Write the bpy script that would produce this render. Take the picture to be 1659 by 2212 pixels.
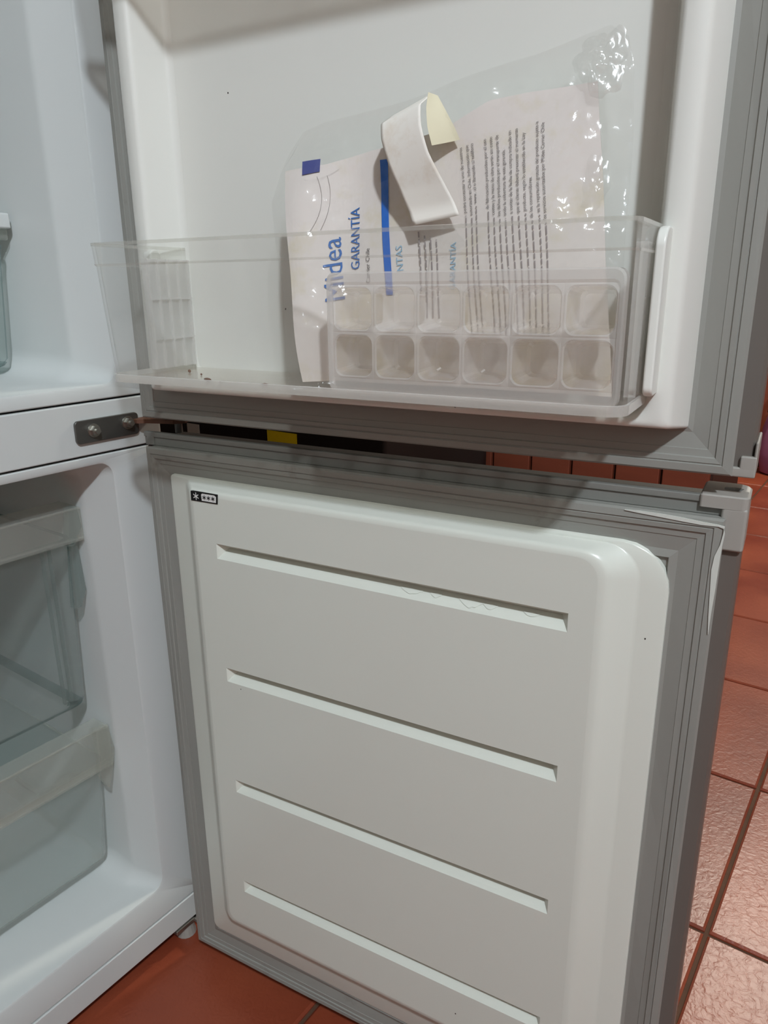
import bpy, bmesh, math, random
from mathutils import Vector, Matrix, noise

random.seed(7)
for o in list(bpy.data.objects):
    bpy.data.objects.remove(o, do_unlink=True)
scene = bpy.context.scene
COL = scene.collection

# ------------------------------------------------------------------ camera
FPX, IMG_W = 1587.13, 1659.0
CAM = Vector((-0.44745, -0.61914, 0.77661))
AX = (Vector((0.5852046, -0.8108268, -0.0097745)),      # right
      Vector((-0.2445461, -0.1649797, -0.9554993)),     # down
      Vector((0.7731318, 0.5615529, -0.2948314)))       # forward
cd = bpy.data.cameras.new('camera')
cam = bpy.data.objects.new('camera', cd)
COL.objects.link(cam)
cam.matrix_world = Matrix(((AX[0].x, -AX[1].x, -AX[2].x, CAM.x),
                           (AX[0].y, -AX[1].y, -AX[2].y, CAM.y),
                           (AX[0].z, -AX[1].z, -AX[2].z, CAM.z),
                           (0, 0, 0, 1)))
cd.sensor_fit = 'HORIZONTAL'
cd.sensor_width = 36.0
cd.lens = 36.0 * FPX / IMG_W
cd.clip_start = 0.01
scene.camera = cam

# ------------------------------------------------------------------ world, exposure, light levels
w = bpy.data.worlds.new('world')
scene.world = w
w.use_nodes = True
w.node_tree.nodes['Background'].inputs[0].default_value = (0.9, 0.95, 1.0, 1)
w.node_tree.nodes['Background'].inputs[1].default_value = 0.0
vs = scene.view_settings
vs.view_transform = 'Standard'
vs.look = 'None'
vs.gamma = 1.0
vs.exposure = 0.0
vs.use_curve_mapping = False
try:
    scene.cycles.transparent_max_bounces = 40
    scene.cycles.max_bounces = 10
    scene.cycles.diffuse_bounces = 5
except Exception:
    pass
LAMP_POS = (-1.15, -1.55, 2.22)
LAMP_W = 150.0
LAMP_COL = (0.82, 0.905, 1.0)
LAMP2_POS = (2.55, -0.45, 2.22)
LAMP2_W = 118.0
LAMP2_COL = (1.0, 0.94, 0.82)


def point_light(name, pos, watts, radius, colr, parent):
    ld = bpy.data.lights.new(name, 'POINT')
    ld.energy = watts
    ld.shadow_soft_size = radius
    ld.color = colr
    lo = bpy.data.objects.new(name, ld)
    COL.objects.link(lo)
    lo.parent = parent
    lo.location = pos
    return lo


# ------------------------------------------------------------------ frames
FLOOR = -0.03
ANG = -1.4456579            # direction of the opened doors (about the hinge, from +x)
DU = Vector((math.cos(ANG), math.sin(ANG), 0))
DN = Vector((math.sin(ANG), -math.cos(ANG), 0))


def dw(u, n, z):            # door coordinates -> world
    return DU * u + DN * n + Vector((0, 0, z))


# ------------------------------------------------------------------ materials
def srgb(r, g, b):
    def f(c):
        c /= 255.0
        return c / 12.92 if c <= 0.04045 else ((c + 0.055) / 1.055) ** 2.4
    return (f(r), f(g), f(b), 1)


def new_mat(name):
    m = bpy.data.materials.new(name)
    m.use_nodes = True
    nt = m.node_tree
    for nd in list(nt.nodes):
        nt.nodes.remove(nd)
    return m, nt, nt.nodes, nt.links


def add(nodes, typ, **kw):
    nd = nodes.new(typ)
    for k, v in kw.items():
        if k.startswith('in_'):
            key = k[3:]
            key = int(key) if key.isdigit() else key.replace('_', ' ')
            nd.inputs[key].default_value = v
        else:
            setattr(nd, k, v)
    return nd


def solid(name, col, rough=0.5, metal=0.0, spec=0.5, var=0.0, var_scale=6.0, bump=0.0, bump_scale=60.0,
          dirt=None, dirt_lo=0.62, dirt_hi=0.8, dirt_scale=9.0, emit=None, emit_s=0.0, stretch=None, coat=0.0):
    m, nt, N, L = new_mat(name)
    out = add(N, 'ShaderNodeOutputMaterial')
    p = add(N, 'ShaderNodeBsdfPrincipled')
    L.new(p.outputs[0], out.inputs[0])
    p.inputs['Roughness'].default_value = rough
    p.inputs['Metallic'].default_value = metal
    p.inputs['Specular IOR Level'].default_value = spec
    p.inputs['Coat Weight'].default_value = coat
    p.inputs['Base Color'].default_value = col
    tc = add(N, 'ShaderNodeTexCoord')
    mp = add(N, 'ShaderNodeMapping')
    L.new(tc.outputs['Object'], mp.inputs[0])
    if stretch:
        mp.inputs['Scale'].default_value = stretch
    last = None
    if var > 0:
        nz = add(N, 'ShaderNodeTexNoise', in_Scale=var_scale, in_Detail=4.0)
        L.new(mp.outputs[0], nz.inputs['Vector'])
        mix = add(N, 'ShaderNodeMix', data_type='RGBA')
        mix.inputs['A'].default_value = tuple(c * (1 - var) for c in col[:3]) + (1,)
        mix.inputs['B'].default_value = tuple(min(1, c * (1 + var)) for c in col[:3]) + (1,)
        L.new(nz.outputs['Fac'], mix.inputs['Factor'])
        last = mix.outputs['Result']
    if dirt:
        nz = add(N, 'ShaderNodeTexNoise', in_Scale=dirt_scale, in_Detail=8.0, in_Roughness=0.65)
        L.new(mp.outputs[0], nz.inputs['Vector'])
        rp = add(N, 'ShaderNodeMapRange')
        rp.inputs['From Min'].default_value = dirt_lo
        rp.inputs['From Max'].default_value = dirt_hi
        L.new(nz.outputs['Fac'], rp.inputs['Value'])
        mix = add(N, 'ShaderNodeMix', data_type='RGBA')
        mix.inputs['B'].default_value = dirt
        if last:
            L.new(last, mix.inputs['A'])
        else:
            mix.inputs['A'].default_value = col
        L.new(rp.outputs[0], mix.inputs['Factor'])
        last = mix.outputs['Result']
    if last:
        L.new(last, p.inputs['Base Color'])
    if bump > 0:
        nz = add(N, 'ShaderNodeTexNoise', in_Scale=bump_scale, in_Detail=3.0)
        L.new(mp.outputs[0], nz.inputs['Vector'])
        b = add(N, 'ShaderNodeBump', in_Strength=bump, in_Distance=0.002)
        L.new(nz.outputs['Fac'], b.inputs['Height'])
        L.new(b.outputs[0], p.inputs['Normal'])
    if emit:
        p.inputs['Emission Color'].default_value = emit
        p.inputs['Emission Strength'].default_value = emit_s
    return m


def clear(name, tint=(0.95, 0.96, 0.95, 1), haze=0.06, haze_col=(0.85, 0.85, 0.83, 1), gloss_rough=0.08, refl=0.9,
          edge=0.35, edge_col=(0.75, 0.78, 0.76, 1), bump=0.0, bump_scale=40.0, smudge=0.0, ior=1.45, flat=None, stain=None):
    """thin clear plastic: light goes straight through, with Fresnel gloss, a little haze and a milky rim"""
    m, nt, N, L = new_mat(name)
    out = add(N, 'ShaderNodeOutputMaterial')
    tr = add(N, 'ShaderNodeBsdfTransparent')
    tr.inputs[0].default_value = tint
    df = add(N, 'ShaderNodeBsdfDiffuse')
    df.inputs[0].default_value = haze_col
    tl = add(N, 'ShaderNodeBsdfTranslucent')
    tl.inputs[0].default_value = haze_col
    if stain:
        tcs = add(N, 'ShaderNodeTexCoord')
        ois = add(N, 'ShaderNodeObjectInfo')
        ads = add(N, 'ShaderNodeVectorMath', operation='ADD')
        L.new(tcs.outputs['Object'], ads.inputs[0])
        L.new(ois.outputs['Location'], ads.inputs[1])
        nzs = add(N, 'ShaderNodeTexNoise', in_Scale=28.0, in_Detail=3.0)
        L.new(ads.outputs[0], nzs.inputs['Vector'])
        rps = add(N, 'ShaderNodeMapRange')
        rps.inputs['From Min'].default_value = 0.42
        rps.inputs['From Max'].default_value = 0.66
        L.new(nzs.outputs['Fac'], rps.inputs['Value'])
        mxs = add(N, 'ShaderNodeMix', data_type='RGBA')
        mxs.inputs['A'].default_value = haze_col
        mxs.inputs['B'].default_value = stain
        L.new(rps.outputs[0], mxs.inputs['Factor'])
        L.new(mxs.outputs['Result'], df.inputs[0])
        L.new(mxs.outputs['Result'], tl.inputs[0])
    hz = add(N, 'ShaderNodeMixShader', in_0=0.5)
    L.new(df.outputs[0], hz.inputs[1])
    L.new(tl.outputs[0], hz.inputs[2])
    gl = add(N, 'ShaderNodeBsdfGlossy')
    gl.inputs['Color'].default_value = (1, 1, 1, 1)
    gl.inputs['Roughness'].default_value = gloss_rough
    lw = add(N, 'ShaderNodeLayerWeight', in_Blend=0.25)
    m1 = add(N, 'ShaderNodeMixShader')
    ml = add(N, 'ShaderNodeMath', operation='MULTIPLY_ADD')
    ml.inputs[1].default_value = edge
    ml.inputs[2].default_value = haze
    L.new(lw.outputs['Facing'], ml.inputs[0])
    fac = ml.outputs[0]
    if smudge > 0:
        tc = add(N, 'ShaderNodeTexCoord')
        nz = add(N, 'ShaderNodeTexNoise', in_Scale=14.0, in_Detail=6.0)
        L.new(tc.outputs['Object'], nz.inputs['Vector'])
        rp = add(N, 'ShaderNodeMapRange')
        rp.inputs['From Min'].default_value = 0.45
        rp.inputs['From Max'].default_value = 0.75
        rp.inputs['To Max'].default_value = smudge
        L.new(nz.outputs['Fac'], rp.inputs['Value'])
        ad = add(N, 'ShaderNodeMath', operation='ADD', use_clamp=True)
        L.new(fac, ad.inputs[0])
        L.new(rp.outputs[0], ad.inputs[1])
        fac = ad.outputs[0]
    L.new(fac, m1.inputs[0])
    L.new(tr.outputs[0], m1.inputs[1])
    L.new(hz.outputs[0], m1.inputs[2])
    fr = add(N, 'ShaderNodeLayerWeight', in_Blend=0.5)
    pw = add(N, 'ShaderNodeMath', operation='POWER')
    pw.inputs[1].default_value = 5.0
    L.new(fr.outputs['Facing'], pw.inputs[0])
    m2 = add(N, 'ShaderNodeMixShader')
    mr = add(N, 'ShaderNodeMath', operation='MULTIPLY_ADD', use_clamp=True)
    mr.inputs[1].default_value = 0.95 * refl
    mr.inputs[2].default_value = 0.045 * refl
    L.new(pw.outputs[0], mr.inputs[0])
    if flat is None:
        L.new(mr.outputs[0], m2.inputs[0])
    else:
        m2.inputs[0].default_value = flat
    L.new(m1.outputs[0], m2.inputs[1])
    L.new(gl.outputs[0], m2.inputs[2])
    if bump > 0:
        tc = add(N, 'ShaderNodeTexCoord')
        nz = add(N, 'ShaderNodeTexNoise', in_Scale=bump_scale, in_Detail=4.0, in_Distortion=1.0)
        L.new(tc.outputs['Object'], nz.inputs['Vector'])
        b = add(N, 'ShaderNodeBump', in_Strength=bump, in_Distance=0.004)
        L.new(nz.outputs['Fac'], b.inputs['Height'])
        L.new(b.outputs[0], gl.inputs['Normal'])
    L.new(m2.outputs[0], out.inputs[0])
    return m


M = {}
M['liner'] = solid('white_plastic_door', srgb(222, 222, 214), rough=0.28, spec=0.45, var=0.015, var_scale=3)
M['liner_speck'] = solid('white_plastic_freezer_door', srgb(217, 220, 209), rough=0.28, spec=0.45, var=0.015, var_scale=3)
M['cab_liner'] = solid('white_plastic_cabinet', srgb(203, 207, 204), rough=0.3, spec=0.45, var=0.012, var_scale=3)
M['cab_out'] = solid('silver_painted_steel', srgb(150, 148, 142), rough=0.45, metal=0.3)
M['door_out'] = solid('grey_painted_steel', srgb(112, 106, 99), rough=0.42, metal=0.15, var=0.04, var_scale=20)
M['gasket'] = solid('grey_rubber_gasket', srgb(143, 143, 136), rough=0.45, spec=0.4, var=0.06, var_scale=5,
                    stretch=(1, 1, 1), dirt=srgb(84, 72, 62), dirt_lo=0.66, dirt_hi=0.85, dirt_scale=14)
M['gasket_torn'] = solid('pale_torn_rubber', srgb(206, 209, 200), rough=0.5)
M['cap'] = solid('grey_plastic_end_cap', srgb(158, 154, 146), rough=0.45, var=0.05, var_scale=30)
M['cap_dark'] = solid('grey_plastic_trim', srgb(126, 126, 120), rough=0.45, var=0.05, var_scale=12)
M['black'] = solid('black_plastic', (0.006, 0.006, 0.006, 1), rough=0.5)
M['trough'] = solid('dusty_black_trim', srgb(46, 38, 32), rough=0.7, var=0.2, var_scale=30)  # near-black carries the shade of the door gap along with dirt
M['hole'] = solid('dark_cavity', (0.004, 0.003, 0.003, 1), rough=0.9)
M['steel'] = solid('dull_steel', srgb(112, 112, 108), rough=0.42, metal=0.85, var=0.12, var_scale=40,
                   dirt=srgb(84, 62, 48), dirt_lo=0.6, dirt_hi=0.75, dirt_scale=60)
M['bolt'] = solid('zinc_bolt', srgb(170, 168, 160), rough=0.3, metal=0.9, dirt=srgb(90, 60, 40), dirt_scale=120)
M['rust'] = solid('rusty_steel', srgb(120, 84, 66), rough=0.7, metal=0.3, var=0.25, var_scale=90)
M['bin'] = clear('clear_bin_plastic', tint=(0.985, 0.985, 0.98, 1), haze=0.012, edge=0.16, smudge=0.025, refl=0.6,
                 haze_col=(0.86, 0.84, 0.80, 1), gloss_rough=0.06)
M['bin_floor'] = clear('dirty_bin_floor', tint=(0.93, 0.91, 0.88, 1), haze=0.12, edge=0.08, haze_col=(0.84, 0.81, 0.76, 1),
                       gloss_rough=0.15, smudge=0.12, refl=0.8)
M['bin_rim'] = clear('clear_bin_edge', tint=(0.95, 0.95, 0.93, 1), haze=0.13, edge=0.18, haze_col=(0.95, 0.94, 0.91, 1),
                     gloss_rough=0.12)
M['bin_clip'] = clear('ribbed_bin_clip', tint=(0.93, 0.93, 0.92, 1), haze=0.34, edge=0.2, haze_col=(0.97, 0.96, 0.94, 1),
                      gloss_rough=0.12)
M['bin_lip'] = clear('bright_bin_lip', tint=(0.95, 0.95, 0.93, 1), haze=0.32, edge=0.25, haze_col=(0.98, 0.97, 0.94, 1),
                     gloss_rough=0.1)
M['tray'] = clear('milky_tray_plastic', tint=(0.98, 0.97, 0.96, 1), haze=0.36, edge=0.18,
                  haze_col=(0.95, 0.92, 0.90, 1), gloss_rough=0.16, smudge=0.06,
                  stain=(0.80, 0.72, 0.54, 1))
M['tray_rim'] = clear('milky_tray_rim', tint=(0.97, 0.96, 0.95, 1), haze=0.50, edge=0.2,
                      haze_col=(0.96, 0.94, 0.92, 1), gloss_rough=0.15)
M['film'] = clear('crinkled_clear_film', tint=(0.993, 0.993, 0.99, 1), haze=0.012, edge=0.03, gloss_rough=0.15,
                  refl=1.0, bump=0.25, bump_scale=70, flat=0.04)
M['film_shiny'] = clear('glittering_film', tint=(0.985, 0.985, 0.98, 1), haze=0.02, edge=0.03, gloss_rough=0.27, flat=0.11)
M['film_soft'] = clear('creased_film', tint=(0.985, 0.985, 0.98, 1), haze=0.02, edge=0.03, gloss_rough=0.2, flat=0.05)
M['drawer'] = clear('smoky_clear_drawer', tint=(0.93, 0.955, 0.95, 1), haze=0.17, edge=0.10,
                    haze_col=(0.70, 0.75, 0.73, 1), gloss_rough=0.08, refl=0.6)
M['drawer_pale'] = clear('pale_clear_drawer', tint=(0.955, 0.975, 0.97, 1), haze=0.26, edge=0.10,
                         haze_col=(0.88, 0.94, 0.92, 1), gloss_rough=0.08, refl=0.6)  # brighter copy of the drawer plastic: direct light put into its haze colour
M['drawer_edge'] = clear('drawer_edge_plastic', tint=(0.50, 0.60, 0.59, 1), haze=0.10, edge=0.15,
                         haze_col=(0.36, 0.45, 0.44, 1), gloss_rough=0.1)
M['drawer_lug'] = clear('drawer_lug_plastic', tint=(0.80, 0.85, 0.84, 1), haze=0.16, edge=0.2,
                        haze_col=(0.66, 0.72, 0.69, 1), gloss_rough=0.1)
M['drawer_band'] = clear('frosted_drawer_band', tint=(0.94, 0.945, 0.92, 1), haze=0.22, edge=0.15,
                         haze_col=(0.80, 0.81, 0.76, 1), gloss_rough=0.15)
M['paper'] = solid('pinkish_white_paper', srgb(219, 211, 204), rough=0.75, spec=0.2, var=0.035, var_scale=14,
                   bump=0.55, bump_scale=26, dirt=srgb(205, 194, 160), dirt_lo=0.52, dirt_hi=0.78, dirt_scale=22)
M['paper2'] = solid('white_card_paper', srgb(233, 228, 218), rough=0.7, spec=0.2,
                    dirt=srgb(206, 186, 160), dirt_lo=0.5, dirt_hi=0.75, dirt_scale=18)
M['paper_in'] = solid('cream_paper_inside', srgb(214, 206, 178), rough=0.75, spec=0.2)
M['ink_blue'] = solid('blue_ink', srgb(20, 96, 170), rough=0.6)
M['ink_stripe'] = solid('bright_blue_ink', srgb(10, 98, 190), rough=0.55, var=0.25, var_scale=18)
M['ink_purple'] = solid('dark_blue_ink', srgb(62, 70, 132), rough=0.6, var=0.15, var_scale=60)
M['ink_pale'] = solid('pale_blue_ink', srgb(140, 180, 205), rough=0.6)
M['ink_grey'] = solid('grey_ink', srgb(92, 84, 82), rough=0.7)
M['ink_faint'] = solid('faint_grey_ink', srgb(150, 140, 138), rough=0.7)
M['sticker_black'] = solid('black_sticker', (0.008, 0.008, 0.008, 1), rough=0.35)
M['sticker_white'] = solid('white_print', srgb(225, 225, 220), rough=0.4)
M['grout'] = solid('dark_grout', srgb(92, 64, 46), rough=0.9, var=0.3, var_scale=30)
M['wall'] = solid('cream_painted_wall', srgb(146, 142, 136), rough=0.85, var=0.02, var_scale=2)
M['ceiling'] = solid('white_ceiling', srgb(128, 124, 118), rough=0.9, var=0.02, var_scale=2)
M['skirt'] = solid('black_plinth', (0.012, 0.012, 0.012, 1), rough=0.35)
M['purple'] = solid('purple_fabric', srgb(150, 92, 122), rough=0.85, var=0.1, var_scale=12)
M['wood'] = solid('red_brown_wood', srgb(138, 72, 50), rough=0.5, var=0.2, var_scale=4, stretch=(1, 1, 8))
M['wood_dark'] = solid('dark_wood', srgb(60, 34, 24), rough=0.6, var=0.2, var_scale=6)
M['yellow'] = solid('yellow_label', srgb(250, 226, 10), rough=0.5, emit=None)
M['crumb'] = solid('brown_crumb', srgb(110, 74, 52), rough=0.9, var=0.3, var_scale=200)
M['dirtspot'] = solid('dark_speck', srgb(48, 40, 34), rough=0.9)
M['bulb'] = solid('glowing_bulb', (1, 1, 1, 1), rough=0.5, emit=(1.0, 0.94, 0.84, 1), emit_s=9.0)
M['white_metal'] = solid('white_lamp_metal', srgb(225, 224, 220), rough=0.4)


def tile_material():
    m, nt, N, L = new_mat('terracotta_tile')
    out = add(N, 'ShaderNodeOutputMaterial')
    p = add(N, 'ShaderNodeBsdfPrincipled')
    L.new(p.outputs[0], out.inputs[0])
    tc = add(N, 'ShaderNodeTexCoord')
    oi = add(N, 'ShaderNodeObjectInfo')
    ad = add(N, 'ShaderNodeVectorMath', operation='ADD')
    L.new(tc.outputs['Object'], ad.inputs[0])
    L.new(oi.outputs['Location'], ad.inputs[1])
    nz = add(N, 'ShaderNodeTexNoise', in_Scale=4.5, in_Detail=5.0)
    L.new(ad.outputs[0], nz.inputs['Vector'])
    cr = add(N, 'ShaderNodeValToRGB')
    cr.color_ramp.elements[0].position = 0.3
    cr.color_ramp.elements[0].color = srgb(118, 46, 28)
    cr.color_ramp.elements[1].position = 0.72
    cr.color_ramp.elements[1].color = srgb(158, 80, 54)
    L.new(nz.outputs['Fac'], cr.inputs[0])
    hs = add(N, 'ShaderNodeHueSaturation')
    mr = add(N, 'ShaderNodeMapRange')
    mr.inputs['To Min'].default_value = 0.88
    mr.inputs['To Max'].default_value = 1.1
    L.new(oi.outputs['Random'], mr.inputs['Value'])
    L.new(mr.outputs[0], hs.inputs['Value'])
    L.new(cr.outputs[0], hs.inputs['Color'])
    L.new(hs.outputs[0], p.inputs['Base Color'])
    p.inputs['Roughness'].default_value = 0.34
    p.inputs['Specular IOR Level'].default_value = 0.5
    n2 = add(N, 'ShaderNodeTexNoise', in_Scale=110.0, in_Detail=4.0, in_Distortion=0.8)
    L.new(ad.outputs[0], n2.inputs['Vector'])
    b = add(N, 'ShaderNodeBump', in_Strength=0.32, in_Distance=0.0020)
    L.new(n2.outputs['Fac'], b.inputs['Height'])
    L.new(b.outputs[0], p.inputs['Normal'])
    return m


M['tile'] = tile_material()

# ------------------------------------------------------------------ building helpers
BASE = {}


def tag(o, label=None, cat=None, group=None, kind=None):
    if label:
        o['label'] = label
    if cat:
        o['category'] = cat
    if group:
        o['group'] = group
    if kind:
        o['kind'] = kind
    return o


def thing(name, label, cat, base=(0, 0, 0), door=False, group=None):
    """an Empty at the thing's base; door=True: base and all its parts are given in door coordinates (u, n, z)"""
    o = bpy.data.objects.new(name, None)
    o.empty_display_size = 0.03
    COL.objects.link(o)
    if door:
        o.location = dw(*base)
        o.rotation_euler = (0, 0, ANG)
    else:
        o.location = base
    BASE[o.name] = (base, door)
    return tag(o, label, cat, group)


def build(name, verts, faces, mat, parent=None, base=(0, 0, 0), door=False, smooth=False, bevel=0.0, seg=2,
          fix=True, extra=None, idx=None):
    bx_, by_, bz_ = base
    if door:
        vv = [(p[0] - bx_, -(p[1] - by_), p[2] - bz_) for p in verts]
    else:
        vv = [(p[0] - bx_, p[1] - by_, p[2] - bz_) for p in verts]
    me = bpy.data.meshes.new(name)
    me.from_pydata(vv, [], [tuple(f) for f in faces])
    if fix:
        bm = bmesh.new()
        bm.from_mesh(me)
        bmesh.ops.recalc_face_normals(bm, faces=bm.faces)
        bm.to_mesh(me)
        bm.free()
    me.materials.append(M[mat] if isinstance(mat, str) else mat)
    if extra:
        for e in extra:
            me.materials.append(M[e])
    if idx:
        for f, i in zip(me.polygons, idx):
            f.material_index = i
    if smooth:
        for f in me.polygons:
            f.use_smooth = len(f.vertices) < 7      # flat caps stay flat
    me.update()
    o = bpy.data.objects.new(name, me)
    COL.objects.link(o)
    if parent:
        o.parent = parent
    if bevel > 0:
        b = o.modifiers.new('bevel', 'BEVEL')
        b.width = bevel
        b.segments = seg
        b.limit_method = 'ANGLE'
        b.angle_limit = math.radians(40)
        for f in me.polygons:
            f.use_smooth = True
        b.harden_normals = False
        ns = o.modifiers.new('wn', 'WEIGHTED_NORMAL')
        ns.keep_sharp = True
    return o


def part(root, name, verts, faces, mat, **kw):
    base, door = BASE[root.name]
    return build(name, verts, faces, mat, parent=root, base=base, door=door, **kw)


def sub(root, parent, name, verts, faces, mat, **kw):
    base, door = BASE[root.name]
    return build(name, verts, faces, mat, parent=parent, base=base, door=door, **kw)


def box(x0, x1, y0, y1, z0, z1):
    v = [(x0, y0, z0), (x1, y0, z0), (x1, y1, z0), (x0, y1, z0), (x0, y0, z1), (x1, y0, z1), (x1, y1, z1), (x0, y1, z1)]
    f = [(0, 3, 2, 1), (4, 5, 6, 7), (0, 1, 5, 4), (1, 2, 6, 5), (2, 3, 7, 6), (3, 0, 4, 7)]
    return v, f


def join(*parts):
    V, F = [], []
    for v, f in parts:
        k = len(V)
        V += list(v)
        F += [tuple(i + k for i in q) for q in f]
    return V, F


def ring(a0, a1, b0, b1, r, seg=5):
    """rounded rectangle in (a, b): radii r = number or (a0b0, a1b0, a1b1, a0b1)"""
    if not isinstance(r, (tuple, list)):
        r = (r,) * 4
    pts = []
    cs = [(a0, b0, 1, 1, 180), (a1, b0, -1, 1, 270), (a1, b1, -1, -1, 0), (a0, b1, 1, -1, 90)]
    for (ca, cb, sa, sb, st), rr in zip(cs, r):
        ox, oy = ca + sa * rr, cb + sb * rr
        for i in range(seg + 1):
            t = math.radians(st + 90.0 * i / seg)
            pts.append((ox + rr * math.cos(t), oy + rr * math.sin(t)))
    return pts


def loft(rings, cap_first=False, cap_last=False, skip=()):
    V, F = [], []
    k = len(rings[0])
    for r in rings:
        V += list(r)
    for i in range(len(rings) - 1):
        for j in range(k):
            if j in skip:
                continue
            a, b = i * k + j, i * k + (j + 1) % k
            F.append((a, b, b + k, a + k))
    if cap_first:
        F.append(tuple(range(k)))
    if cap_last:
        F.append(tuple((len(rings) - 1) * k + j for j in range(k)))
    return V, F


def uz(r2, n):              # ring in (u, z) at constant n
    return [(a, n, b) for a, b in r2]


def cyl(c, axis, r0, r1, h, seg=16, cap=True):
    """frustum from point c along unit axis"""
    ax = Vector(axis).normalized()
    t = ax.orthogonal().normalized()
    s = ax.cross(t)
    c = Vector(c)
    V = []
    for k, (r, hh) in enumerate(((r0, 0), (r1, h))):
        for i in range(seg):
            a = 2 * math.pi * i / seg
            V.append(tuple(c + ax * hh + (t * math.cos(a) + s * math.sin(a)) * r))
    F = [(i, (i + 1) % seg, (i + 1) % seg + seg, i + seg) for i in range(seg)]
    if cap:
        F += [tuple(range(seg)), tuple(range(seg, 2 * seg))]
    return V, F


def revolve(prof, c, seg=24):
    V, F = [], []
    k = len(prof)
    for i in range(seg):
        a = 2 * math.pi * i / seg
        for r, z in prof:
            V.append((c[0] + r * math.cos(a), c[1] + r * math.sin(a), c[2] + z))
    for i in range(seg):
        for j in range(k - 1):
            a, b = i * k + j, ((i + 1) % seg) * k + j
            F.append((a, b, b + 1, a + 1))
    return V, F


# ------------------------------------------------------------------ room
X0, X1, Y0, Y1, ZC = -2.55, 3.36, -2.75, 2.62, 2.42
P = 0.3485


def struct(name, v, f, mat, parent=None):
    o = build(name, v, f, mat, parent=parent)
    o['kind'] = 'structure'
    return o


floor = struct('floor', *box(X0, X1, Y0, Y1, FLOOR - 0.06, FLOOR - 0.0045), 'grout')
# one shared tile mesh, edges eased
h = (P - 0.0055) / 2
e = 0.003
tv = [(sx * h, sy * h, -0.010) for sx, sy in ((-1, -1), (1, -1), (1, 1), (-1, 1))]
tv += [(sx * h, sy * h, -0.0025) for sx, sy in ((-1, -1), (1, -1), (1, 1), (-1, 1))]
tv += [(sx * (h - e), sy * (h - e), 0) for sx, sy in ((-1, -1), (1, -1), (1, 1), (-1, 1))]
tf = [(i, (i + 1) % 4, (i + 1) % 4 + 4, i + 4) for i in range(4)] + \
     [(i + 4, (i + 1) % 4 + 4, (i + 1) % 4 + 8, i + 8) for i in range(4)] + [(8, 9, 10, 11)]
tme = None
for i in range(-9, 10):
    for j in range(-8, 10):
        cx_, cy_ = 0.4015 + (i - 0.5) * P, -0.5130 + (j - 0.5) * P
        if not (X0 + 0.05 < cx_ < X1 - 0.05 and Y0 + 0.05 < cy_ < Y1 - 0.05):
            continue
        if tme is None:
            t0 = build('tile', tv, tf, 'tile', parent=floor)
            tme = t0.data
            t0.location = (cx_, cy_, FLOOR)
        else:
            t = bpy.data.objects.new('tile', tme)
            COL.objects.link(t)
            t.parent = floor
            t.location = (cx_, cy_, FLOOR)
struct('ceiling', *box(X0, X1, Y0, Y1, ZC, ZC + 0.08), 'ceiling')
struct('wall_left', *box(X0 - 0.1, X0, Y0, Y1, FLOOR - 0.06, ZC), 'wall')
struct('wall_right', *box(X1, X1 + 0.1, Y0, Y1, FLOOR - 0.06, ZC), 'wall')
struct('wall_front', *box(X0, X1, Y0 - 0.1, Y0, FLOOR - 0.06, ZC), 'wall')
struct('wall_far', *box(X0, X1, Y1, Y1 + 0.1, FLOOR - 0.06, ZC), 'wall')
struct('wall_back', *box(X0, 0.06, 0.72, 0.80, FLOOR - 0.06, ZC), 'wall')


def ceiling_lamp(label, pos, watts, radius, colr):
    t = thing('ceiling_lamp', label, 'lamp', (pos[0], pos[1], ZC), group='ceiling lamps')
    part(t, 'lamp_base', *revolve([(0, 0), (0.06, 0), (0.06, -0.02), (0.02, -0.03), (0.02, -0.07), (0, -0.07)],
                                  (pos[0], pos[1], ZC)), 'white_metal', smooth=False)
    prof = [(0.0, -0.07), (0.018, -0.07), (0.03, -0.085), (0.034, -0.105), (0.028, -0.125), (0.014, -0.137), (0, -0.14)]
    part(t, 'bulb', *revolve(prof, (pos[0], pos[1], ZC)), 'bulb', smooth=True)
    point_light('lamp_light', (0, 0, pos[2] - ZC), watts, radius, colr, t)


ceiling_lamp('bare round bulb on white ceiling rose in front of open refrigerator', LAMP_POS, LAMP_W, 0.055, LAMP_COL)
ceiling_lamp('bare round bulb on white ceiling rose near the right wall', LAMP2_POS, LAMP2_W, 0.10, LAMP2_COL)

# ------------------------------------------------------------------ refrigerator: cabinet
FR = thing('refrigerator', 'grey two-door refrigerator freezer with white interior and both doors standing open',
           'refrigerator', (-0.232, 0.32, FLOOR))
CX0, CX1, CY, CYB, CTOP = -0.507, 0.043, 0.030, 0.62, 1.47


def xz(r2, y):
    return [(a, y, b) for a, b in r2]


# outer shell: sides, top, back, bottom (open to the front)
shell = join(box(CX0, CX0 + 0.012, CY + 0.002, CYB, 0.0, CTOP), box(CX1 - 0.012, CX1, CY + 0.002, CYB, 0.0, CTOP),
             box(CX0, CX1, CY + 0.002, CYB, CTOP - 0.012, CTOP), box(CX0, CX1, CYB - 0.012, CYB, 0.0, CTOP),
             box(CX0, CX1, CY + 0.03, CYB, 0.0, 0.012))
part(FR, 'cabinet_shell', *shell, 'cab_out')


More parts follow.
